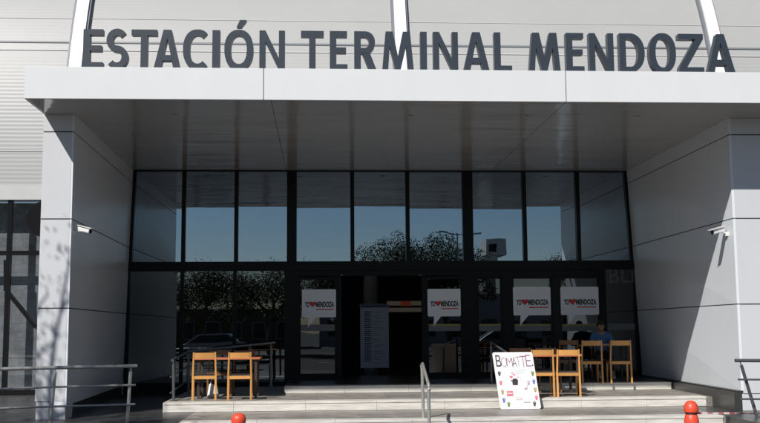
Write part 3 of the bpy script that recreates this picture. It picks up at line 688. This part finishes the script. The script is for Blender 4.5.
table('dark table at the seated person on the top landing', at(579, 346, Y=ty3).x, at(632, 346, Y=ty3).x, ty3, ty3 + .6, LT, M['wooddk'], .75)
def paper(x, y, z, rz, name, label, cat, sx=.15, sy=.1):
    o = MB().hexa([(-sx, -sy, 0), (sx, -sy, 0), (sx, sy, 0), (-sx, sy, 0), (-sx, -sy, .012), (sx, -sy, .004), (sx, sy, .008), (-sx, sy, .004)]).build(name, M['white'])
    o.location = (x, y, z); o.rotation_euler = (0, 0, rz); return tag(o, label, cat)
p = at(606, 343, Y=21.5); paper(p.x, 21.5, LT + .755, .2, 'newspaper', 'white open newspaper on the landing table before the person', 'newspaper', .17, .12)
p = at(199, 358, Y=19.2); paper(p.x + .05, 19.2, L2 + .75, .1, 'napkin', 'white napkin on the left table', 'napkin', .08, .08)
p = at(580.5, 354, Y=19.1); paper(p.x - .05, 19.1, L2 + .75, .3, 'napkin', 'white napkin at the right end of the step table', 'napkin', .05, .05)
p = at(580.5, 343, Y=21.6)
cup = thing('glass_cup', 'pale drinking glass at the left end of the landing table', 'cup', (p.x + .05, 21.6, LT + .753))
MB().lathe([(.028, 0), (.036, .11), (.033, .11), (.026, .01)], n=20).build('cup_body', M['stickert'], cup, smooth=True)
bagp = at(213, 389, Y=19.4)
def skinned(name, verts, edges, radii, mt, parent=None, sub=2, root=0):
    me = bpy.data.meshes.new(name); me.from_pydata(verts, edges, []); me.materials.append(mt)
    o = bpy.data.objects.new(name, me); C.objects.link(o); o.parent = parent
    sk = o.modifiers.new('skin', 'SKIN'); sk.use_smooth_shade = True
    sd = o.modifiers.new('sub', 'SUBSURF'); sd.levels = sub; sd.render_levels = sub
    for i, r in enumerate(radii):
        d = me.skin_vertices[0].data[i]; d.radius = (r, r) if not isinstance(r, tuple) else r; d.use_root = (i == root)
    return o
# ------------------------------------------------------------------ small bag of shoes under the left table
# (two pale pieces seen between the chair legs)
bg_ = thing('shopping_bag', 'small pale bag on the tread under the left table', 'bag', (bagp.x, 19.4, L2 + .002))
m = MB(); m.hexa([(-.11, -.07, 0), (.11, -.07, 0), (.12, .07, 0), (-.10, .07, 0), (-.07, -.03, .25), (.08, -.04, .23), (.07, .03, .24), (-.08, .04, .26)]); m.build('bag_body', M['white'], bg_, bevel=.02)
MB().tube([(-.05, 0, .23), (-.03, 0, .33), (.03, 0, .33), (.05, 0, .22)], .006, 6).build('handle', M['white'], bg_)

# ------------------------------------------------------------------ seated person (reading, behind the landing table)
def person():
    # local frame: sits facing -y (towards the steps), seat at .46
    px = at(601, 327, Y=22.25)
    r = thing('person', 'person in a blue shirt seated behind the landing table, head bent over a newspaper', 'person', (px.x, 22.3, LT + .002), math.radians(-6))
    V = [(0, 0, .50), (0, -.01, .66), (0, -.03, .82), (0, -.07, .95), (0, -.11, 1.03),            # pelvis, waist, chest, upper chest, neck base
         (-.17, -.06, .94), (-.25, -.16, .72), (-.15, -.42, .765), (-.09, -.50, .775),            # right arm -> wrist
         (.17, -.06, .94), (.25, -.17, .72), (.13, -.42, .765), (.07, -.50, .775),                # left arm
         (-.10, -.03, .49), (-.12, -.44, .50), (-.12, -.40, .08), (-.12, -.52, .04),              # right leg
         (.10, -.03, .49), (.13, -.46, .50), (.14, -.56, .08), (.14, -.68, .04),
         (0, -.15, 1.08)]
    E = [(0, 1), (1, 2), (2, 3), (3, 4), (3, 5), (5, 6), (6, 7), (7, 8), (3, 9), (9, 10), (10, 11), (11, 12), (0, 13), (13, 14), (14, 15), (15, 16), (0, 17), (17, 18), (18, 19), (19, 20), (4, 21)]
    Rr = [(.15, .12), (.135, .11), (.15, .11), (.13, .095), .06, .062, .045, .034, .026, .062, .045, .034, .026, .085, .062, .043, .035, .085, .062, .043, .035, .05]
    body = skinned('body', V, E, Rr, M['skin'], r)
    # shirt: slightly larger, torso and sleeves
    Vs = [(0, .0, .52), (0, -.01, .66), (0, -.03, .82), (0, -.07, .955), (0, -.105, 1.01), (-.17, -.06, .94), (-.25, -.16, .72), (-.18, -.35, .758), (.17, -.06, .94), (.25, -.17, .72), (.16, -.35, .758)]
    Es = [(0, 1), (1, 2), (2, 3), (3, 4), (3, 5), (5, 6), (6, 7), (3, 8), (8, 9), (9, 10)]
    skinned('shirt', Vs, Es, [(.165, .135), (.15, .125), (.165, .125), (.145, .105), .068, .078, .058, .046, .078, .058, .046], M['shirt'], r)
    Vt = [(0, .0, .49), (-.10, -.03, .49), (-.12, -.44, .50), (-.12, -.41, .14), (.10, -.03, .49), (.13, -.46, .50), (.14, -.55, .14)]
    skinned('trousers', Vt, [(0, 1), (1, 2), (2, 3), (0, 4), (4, 5), (5, 6)], [(.15, .13), .10, .075, .055, .10, .075, .055], M['jeans'], r)
    for s, fy in ((-.12, -.40), (.14, -.56)):
        skinned('shoe', [(s, fy + .04, .045), (s, fy - .08, .045), (s, fy - .19, .035)], [(0, 1), (1, 2)], [(.042, .045), (.045, .042), (.035, .03)], M['shoe'], r)
    # head with a face, bent down
    me = bpy.data.meshes.new('head'); vs = []; fs = []; n, k = 20, 14
    for i in range(k + 1):
        th = math.pi * i / k
        for j in range(n):
            ph = 2 * math.pi * j / n
            x = .075 * math.sin(th) * math.cos(ph); y = .095 * math.sin(th) * math.sin(ph); z = .118 * math.cos(th)
            front = max(0, -math.sin(ph)) * math.sin(th)
            if z < -.02: x *= 1 + z * 2.6; y = y * (1 + z * 1.0)
            if abs(math.cos(ph)) < .16 and front > .5 and -.055 < z < .0: y -= .022 * (1 - abs(z + .03) / .03 * .5)     # nose
            if .15 < abs(math.cos(ph)) < .55 and front > .5 and .0 < z < .035: y += .010                                # eye sockets
            vs.append((x, y, z))
    for i in range(k):
        for j in range(n): fs.append((i * n + j, i * n + (j + 1) % n, (i + 1) * n + (j + 1) % n, (i + 1) * n + j))
    me.from_pydata(vs, [], fs); me.materials.append(M['skin'])
    for p in me.polygons: p.use_smooth = True
    h = bpy.data.objects.new('head', me); C.objects.link(h); h.parent = r
    h.scale = (1.1, 1.1, 1.1); h.location = (-.03, -.22, 1.15); h.rotation_euler = (math.radians(24), 0, math.radians(8))
    for s in (-1, 1):
        MB().lathe([(.0, -.028), (.014, -.01), (.016, .012), (.0, .03)], (s * .077, .01, -.005), 10).build('ear', M['skin'], h, smooth=True)
        MB().lathe([(.0, -.007), (.011, 0), (.0, .007)], (s * .03, -.078, .018), 10).build('eye', M['ink'], h, smooth=True)
        MB().bar((s * .014, -.089, .036), (s * .046, -.080, .038), .006, .006).build('eyebrow', M['hair'], h)
    MB().bar((-.022, -.087, -.062), (.022, -.087, -.062), .007, .006).build('mouth', M['red'], h)
    hm = MB(); rr = random.Random(3)
    for i in range(8):
        for j in range(n):
            pass
    vs2 = []; fs2 = []; kk = 9
    for i in range(kk + 1):
        for j in range(n):
            ph = 2 * math.pi * j / n; fr = -math.sin(ph)
            lim = math.radians(62 if fr > .35 else (88 if fr > -.1 else 118)); th = lim * i / kk
            g = 1.10 + .05 * rr.random() - (.10 if i == kk else 0)
            x = .075 * math.sin(th) * math.cos(ph) * g; y = .095 * math.sin(th) * math.sin(ph) * g; z = .118 * math.cos(th) * g
            vs2.append((x, y, z))
    for i in range(kk):
        for j in range(n): fs2.append((i * n + j, i * n + (j + 1) % n, (i + 1) * n + (j + 1) % n, (i + 1) * n + j))
    me2 = bpy.data.meshes.new('hair'); me2.from_pydata(vs2, [], fs2); me2.materials.append(M['hair'])
    for p in me2.polygons: p.use_smooth = True
    ho = bpy.data.objects.new('hair', me2); C.objects.link(ho); ho.parent = h
    # hands with fingers resting on the paper
    for s, w in ((-1, Vector((-.09, -.50, .775))), (1, Vector((.07, -.50, .775)))):
        hv = [tuple(w), tuple(w + Vector((0, -.05, .004)))]; he = [(0, 1)]; hr = [(.026, .016), (.034, .014)]
        for q in range(4):
            bx = w + Vector(((q - 1.5) * .018, -.06, .004)); ln = (.058, .068, .064, .05)[q]
            i0 = len(hv); hv += [tuple(bx), tuple(bx + Vector((0, -ln * .55, .004))), tuple(bx + Vector((0, -ln, -.008)))]; he += [(1, i0), (i0, i0 + 1), (i0 + 1, i0 + 2)]; hr += [.009, .008, .007]
        i0 = len(hv); b = w + Vector((-s * .028, -.02, 0)); hv += [tuple(b), tuple(b + Vector((-s * .022, -.035, 0)))]; he += [(0, i0), (i0, i0 + 1)]; hr += [.011, .008]
        skinned('hand', hv, he, hr, M['skin'], r, 1)
person()
pc = at(606, 380, Y=22.35)
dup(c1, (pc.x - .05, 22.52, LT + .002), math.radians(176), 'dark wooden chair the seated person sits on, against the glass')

# ------------------------------------------------------------------ drawing board leaning on the steps
b0, b1 = at(500, 409.5, z=L3), at(541.5, 409.3, z=L3); yb0 = (b0.y + b1.y) / 2; hgt = None
top = at(516, 352.5, Y=yb0 + .22); bh = math.hypot(top.z - L3, .22); ang = math.asin(.22 / bh)
bt = thing('drawing_board', 'white hand-drawn poster board with heart and round doodles leaning on the steps', 'board', ((b0.x + b1.x) / 2, yb0, L3 + .006)); bw = (b1.x - b0.x) / 2
sh = -.085                                                # leans a little to the left
def onb(fx, fz): return (-bw + 2 * bw * fx + sh * fz, fz * bh)
K = []
r = .035
for cx_, cz_, s_ in ((1, 1, 0), (0, 1, 90), (0, 0, 180), (1, 0, 270)):
    x, z = onb(cx_, cz_); x += (-r if cx_ else r); z += (-r if cz_ else r)
    for k in range(5): t = math.radians(s_ + k * 22.5); K.append((x + r * math.cos(t), z + r * math.sin(t)))
TILT = Matrix.Rotation(-ang, 4, 'X')
def tiltp(o):
    o.data.transform(TILT); return o
tiltp(MB().prism(K, 0, .018).build('board_panel', M['board'], bt))
def doodle(name, mats, pts_list, y=-.003):
    m = MB()
    for mi, pts in pts_list: m.mi = mi; m.prism(pts, y - .001 * mi, .0 - .0004)
    return tiltp(m.build(name, mats, bt))
def circ(c, r, n=14, sx=1, sz=1): return [(c[0] + r * sx * math.cos(2 * math.pi * i / n), c[1] + r * sz * math.sin(2 * math.pi * i / n)) for i in range(n)]
cols = {'k': 'ink', 'p': 'pink', 'o': 'olive', 'b': 'blue', 'g': 'green', 't': 'teal'}
for fx, fz, c in ((.10, .625, 'k'), (.105, .46, 'p'), (.115, .30, 'o'), (.12, .155, 'b'), (.225, .085, 'g'), (.925, .62, 'g'), (.925, .475, 'b'), (.93, .335, 'o'), (.93, .195, 'p'), (.86, .09, 'k')):
    x, z = onb(fx, fz); rr = .027
    doodle('doodle_flower', [M[cols[c]], M['board'], M[cols[c]]], [(0, circ((x, z + .010), rr, sz=1.1)), (1, circ((x + .004, z + .018), rr * .26)), (0, circ((x, z - .030), .019, sz=.8))])
x, z = onb(.46, .47)
doodle('doodle_pot', [M['ink']], [(0, [(x - .045, z - .055), (x + .045, z - .055), (x + .055, z + .035), (x - .055, z + .035)]), (0, circ((x, z + .045), .045, sz=.4)), (0, [(x - .075, z + .02), (x - .06, z + .01), (x - .05, z + .03), (x - .07, z + .04)])])
def heart(x, z, s): return [(x + s * 16 * math.sin(t) ** 3, z + s * (13 * math.cos(t) - 5 * math.cos(2 * t) - 2 * math.cos(3 * t) - math.cos(4 * t))) for t in [i * 2 * math.pi / 24 for i in range(24)]]
for fx, fz, s in ((.38, .56, .0018), (.46, .60, .0013), (.42, .63, .001), (.55, .55, .0008)):
    x, z = onb(fx, fz); doodle('doodle_heart', [M['pink']], [(0, heart(x, z, s))])
x, z = onb(.30, .27); doodle('doodle_tag', [M['pink'], M['board']], [(0, [(x - .06, z - .045), (x + .05, z - .045), (x + .05, z + .045), (x - .06, z + .045)]), (1, [(x - .05, z - .005), (x + .04, z - .005), (x + .04, z + .012), (x - .05, z + .012)])])
x, z = onb(.50, .175); doodle('doodle_note', [M['mauve'], M['board']], [(0, [(x - .05, z - .02), (x + .05, z - .02), (x + .05, z + .025), (x - .05, z + .025)]), (1, [(x - .04, z - .01), (x + .04, z - .01), (x + .04, z + .015), (x - .04, z + .015)])])
x, z = onb(.68, .115); doodle('doodle_note', [M['mauve']], [(0, [(x - .06, z - .008), (x + .06, z - .008), (x + .06, z + .01), (x - .06, z + .01)])])
x, z = onb(.70, .35); doodle('doodle_flower', [M['mauve'], M['pink']], [(0, circ((x, z), .03, sz=.6)), (0, [(x + .01, z + .02), (x + .05, z + .09), (x + .06, z + .085), (x + .02, z + .015)]), (0, circ((x + .06, z + .09), .022))])
x, z = onb(.80, .47); doodle('doodle_line', [M['blue']], [(0, [(x - .03, z - .006), (x + .02, z + .004), (x + .02, z + .014), (x - .03, z + .006)])])
x, z = onb(.62, .655); doodle('doodle_line', [M['teal']], [(0, [(x - .08, z - .01), (x + .10, z + .03), (x + .10, z + .04), (x - .08, z + .0)]), (0, [(x - .08, z - .04), (x + .07, z - .02), (x + .07, z - .01), (x - .08, z - .03)])])
bx = [(.055, .19, 'B', 'ink', .98), (.185, .315, 'O', 'mauve', .94), (.32, .46, 'M', 'purple', .93), (.455, .565, 'A', 'ink', .94), (.555, .67, 'T', 'mauve', .95), (.67, .80, 'T', 'purple', .96), (.80, .925, 'E', 'pink', .98)]
for i, (a, b, ch, c, tz) in enumerate(bx):
    xa, za = onb(a, .745 - .01 * (i % 2)); xb, zb_ = onb(b, tz - .03)
    o = flat_text('board_lettering', ch, xa, xb - sh * .2, za, zb_, -.002, M['ink'] if c == 'ink' else M['purple'] if c != 'mauve' else M['mauve'], bt, off=-.006 if i == 0 else -.020, depth=.003, shear=sh * .2)
    tiltp(o)
x, z = onb(.955, .765); doodle('board_lettering', [M['ink']], [(0, circ((x, z), .013))])

# ------------------------------------------------------------------ orange posts and tape
def bollard(label, x, y, band):
    t = thing('traffic_post', label, 'traffic post', (x, y, 0.008), group='orange traffic posts')
    MB().lathe([(.19, 0), (.19, .035), (.12, .06), (.095, .09), (.09, .25), (.083, .54), (.070, .60), (.058, .615)], n=28).build('post_body', M['orange'], t, smooth=True)
    if band == 'neck':
        MB().lathe([(.070, .615), (.070, .635)], n=24).build('neck', M['darkplastic'], t)
        MB().lathe([(.080, .635), (.083, .65), (.082, .68), (.072, .72), (.05, .75), (.025, .763), (0.001, .766)], n=28).build('knob', M['orange'], t, smooth=True)
    else:
        MB().lathe([(.045, .615), (.045, .655)], n=24).build('neck', M['reflw'], t)
        MB().lathe([(.055, .655), (.074, .667), (.078, .70), (.068, .735), (.042, .758), (0.001, .766)], n=28).build('knob', M['orange'], t, smooth=True)
    return t
Yq = 11.45
pR = at(691.5, 420, Y=Yq); pL = at(238.5, 420, Y=10.5)
bollard('round-topped orange traffic post in front of the right end of the steps', pR.x, Yq, 'neck')
bollard('round-topped orange traffic post before the left chairs, barely above the bottom edge', pL.x, 10.5, 'ball')
def tape(label, pts, w=.05):
    m = MB(); P = [Vector(p) for p in pts]
    # resample
    Q = []
    for a, b in zip(P[:-1], P[1:]):
        n = max(2, int((b - a).length / .03))
        for i in range(n): Q.append(a.lerp(b, i / n))
    Q.append(P[-1]); rr = random.Random(5)
    for i, (a, b) in enumerate(zip(Q[:-1], Q[1:])):
        m.mi = 1 if (i % 6) < 3 else 0
        tw = lambda k: math.sin(k * .16) * 1.0
        ua = Vector((0, math.sin(tw(i)), math.cos(tw(i)))) * w / 2; ub = Vector((0, math.sin(tw(i + 1)), math.cos(tw(i + 1)))) * w / 2
        m.quad(a - ua, b - ub, b + ub, a + ua)
    o = m.build('barrier_tape', [M['tapew'], M['taper']]); so_ = o.modifiers.new('thick', 'SOLIDIFY'); so_.thickness = .001
    return tag(o, label, 'barrier tape', 'red and white barrier tapes')
def sag(a, b, s, n=10): return [a.lerp(b, i / n) - Vector((0, 0, s * 4 * (i / n) * (1 - i / n))) for i in range(n + 1)]
tape('twisted red and white tape tied to the right orange post, running off to the right', sag(Vector((pR.x + .06, Yq, .63)), at(860, 412, Y=Yq + 1.5), .01), .026)
tape('red and white tape tied to the left orange post, hanging down to the left', sag(Vector((pL.x - .04, 10.5, .635)), at(60, 436, Y=10.2), .02), .05)
tape('short loop of red and white tape wound round the right orange post neck', [(pR.x + .064 * math.cos(t), Yq + .064 * math.sin(t), .628 + .004 * t) for t in [i * .35 for i in range(18)]], .022)

# ------------------------------------------------------------------ the street behind the camera, seen in the glass
def tree(label, x, y, h, cr, seed, z0=0.0, bare=0.0, leaves=2600, lean=0, dome=None, lsz=.11):
    t = thing('street_tree', label, 'tree', (x, y, z0), group='street trees'); rr = random.Random(seed)
    m = MB(); tips = []
    def grow(p, d, ln, r, lvl):
        pts = [p]; q = p.copy(); dd = d.copy()
        for i in range(4):
            dd = (dd + Vector((rr.uniform(-.22, .22), rr.uniform(-.22, .22), rr.uniform(-.05, .16)))).normalized(); q = q + dd * ln / 4; pts.append(q.copy())
        m.tube(pts, [r * (1 - .14 * i) for i in range(5)], 7 if lvl < 2 else 5, cap=lvl > 2)
        if lvl >= 2: tips.extend(pts[2:])
        if lvl < 4:
            for k in range(3 if lvl else 4):
                a = rr.uniform(0, 6.28); sp = rr.uniform(.45, .95)
                side = Vector((math.cos(a), math.sin(a), 0)); nd = (dd * (1 - sp * .4) + side * sp + Vector((0, 0, .12))).normalized()
                grow(pts[-1 if k else -2], nd, ln * rr.uniform(.58, .78), r * .55, lvl + 1)
    grow(Vector((0, 0, 0)), Vector((lean, 0, 1)).normalized(), h * .30, h * .028, 0)
    s = h / max(1, max(p.z for p in tips)) * 1.0
    m.v = [(a * s * cr, b * s * cr, c * s) if c > h * .3 else (a * s, b * s, c * s) for a, b, c in m.v]
    m.build('trunk', M['bark'], t)
    lf = MB(); k = 0
    for i in range(leaves):
        p = rr.choice(tips); c = Vector((p.x * s * cr, p.y * s * cr, p.z * s)) + Vector((rr.gauss(0, .34), rr.gauss(0, .34), rr.gauss(-.1, .34))) * (h / 7)
        if dome and rr.random() < .8:                      # (radius, low, high): foliage filling a rounded crown, in clumps
            while True:
                q = Vector((rr.uniform(-1, 1), rr.uniform(-1, 1), rr.uniform(0, 1)))
                if q.length > 1 or q.length < .35: continue
                if mnoise.noise(q * 3.1 + Vector((seed, 0, 0))) + .25 * mnoise.noise(q * 8) > -.10 + .25 * (q.length > .9): break
            c = Vector((q.x * dome[0], q.y * dome[0], dome[1] + q.z * (dome[2] - dome[1]) - .35 * rr.random()))
        a = Vector((rr.uniform(-1, 1), rr.uniform(-1, 1), rr.uniform(-1, 1))).normalized(); b = a.cross(Vector((rr.uniform(-1, 1), rr.uniform(-1, 1), rr.uniform(-1, .2)))).normalized()
        w = lsz * rr.uniform(.6, 1.3); lf.mi = 0 if rr.random() < .55 else 1
        lf.quad(c - a * w, c + b * w * .45, c + a * w, c - b * w * .45)
    lf.build('crown', [M['leafa'], M['leafb']], t)
    return t
def mx(u, dist): return (u - 312) / 1000 * dist        # x of something seen in the glass at column u after a path of dist metres
tree('broad tree across the street mirrored in the upper middle panes', mx(398, 72), -26, 7.6, 1.1, 11, leaves=22000, lsz=.085, dome=(4.7, 3.4, 8.5))
tree('tree across the street mirrored beside the tower', mx(442, 71), -25, 8.2, .8, 12, leaves=18000, lsz=.085, dome=(3.5, 3.8, 8.9))
tree('tree across the street mirrored in the lower left panes', mx(195, 60), -14.5, 5.5, 1.6, 13, leaves=20000, lsz=.06, dome=(3.4, 2.6, 5.6))
tree('tree across the street mirrored behind the left chairs', mx(262, 60), -15.5, 5.7, 1.6, 14, leaves=18000, lsz=.06, dome=(3.2, 2.6, 5.8))
tree('small distant tree mirrored in the upper right panes', mx(556, 92), -46, 8.2, 1.1, 15, leaves=5000, lsz=.10)
tree('far tree mirrored left of the doorway', mx(330, 82), -36, 6.6, 1.3, 16, leaves=9000, lsz=.08)
tree('sparse tree on the near pavement shading the left pier', -8.0, 11.4, 8.8, 1.0, 21, leaves=5200, lsz=.045)
tree('bare tree on the left pavement near the railing', -13.5, 9.5, 9.0, .85, 23, leaves=1600, lsz=.11)
# tower
tx = mx(490, 125); tw = thing('concrete_tower', 'pale concrete tower with a wider top far across the street, mirrored in the glass', 'tower', (tx, -79, 0), ab=True)
MB().box(tx - 1.5, tx - .25, -81, -78, 0, 11.2).build('shaft', M['conc'], tw)
MB().box(tx - 1.85, tx + .65, -81.6, -77.4, 11.2, 13.2).build('tower_head', M['conc'], tw)
MB().box(tx - 1.5, tx - .5, -77.39, -77.3, 11.6, 12.5).build('louvre', M['frame'], tw)
# lamp
lxp = mx(455, 66); lp = thing('street_lamp', 'twin-armed street lamp across the road, mirrored above the trees', 'street lamp', (lxp, -20, 0))
MB().tube([(0, 0, 0), (0, 0, 8.1)], [.08, .05]).build('pole', M['steeldark'], lp)
MB().tube([(-.8, 0, 8.1), (0, 0, 7.95), (.9, 0, 8.15)], .04).build('arm', M['steeldark'], lp)
for s in (-1, 1): MB().box(s * .95 - .25, s * .95 + .25, -.1, .1, 8.08, 8.18).build('lamp_head', M['steeldark'], lp)
# buildings across
def block(label, x0, x1, y, h, mt, n, floors):
    t = thing('street_building', label, 'building', ((x0 + x1) / 2, y, 0), ab=True, group='buildings across the street')
    MB().box(x0, x1, y - 10, y, 0, h).box(x0 - .1, x1 + .1, y - 10.1, y + .12, h, h + .25).build('wall', mt, t)
    for f in range(floors):
        for i in range(n):
            xa = x0 + (x1 - x0) * (i + .25) / n; xb = x0 + (x1 - x0) * (i + .75) / n; z = .9 + f * 3.0
            fr = MB().box(xa - .08, xb + .08, y - .05, y + .05, z - .08, z + 1.5).build('window', M['conc'], t)
            MB().box(xa, xb, y + .051, y + .06, z, z + 1.42).build('pane', M['win'], fr)
block('tall grey block building far left across the street', -50, -17.5, -32, 12, M['stone'], 9, 4)
block('low grey shop row across the street', -15, -2, -42, 3.3, M['bark'], 6, 1)
block('low pale building across the street behind the trees', 0, 26, -48, 4.6, M['band'], 9, 1)
block('long low building to the right across the street', 28, 60, -40, 5.0, M['conc'], 10, 1)
# parked cars
def make_car(label, x, y, mt):
    t = thing('parked_car', label, 'car', (x, y, 0), group='cars parked across the street')
    prof = [(-2.05, .35), (-2.1, .75), (-1.55, .9), (-.75, 1.42), (.75, 1.45), (1.4, .98), (2.05, .88), (2.1, .4)]
    m = MB(); m.prism(prof, -.83, .83); m.build('body', mt, t, bevel=.06)
    MB().prism([(-1.35, .95), (-.72, 1.34), (.70, 1.37), (1.22, .97)], -.84, .84).build('side_window', M['win'], t)
    for sx in (-1.3, 1.3):
        for sy in (-.76, .76): 
            w = MB().tube([(sx, sy - .1, .33), (sx, sy + .1, .33)], .33, 20).build('wheel', M['cart'], t); MB().tube([(sx, sy - .11, .33), (sx, sy + .11, .33)], .2, 14).build('rim', M['steel'], w)
    return t
make_car('silver car parked across the road, leftmost', -13.5, -10.8, M['carp'])
make_car('white car parked across the road by the middle trees', -6.0, -10.8, M['carw'])
make_car('pale car parked across the road at the right', 10.5, -10.9, M['carp'])
S.render.film_transparent = False
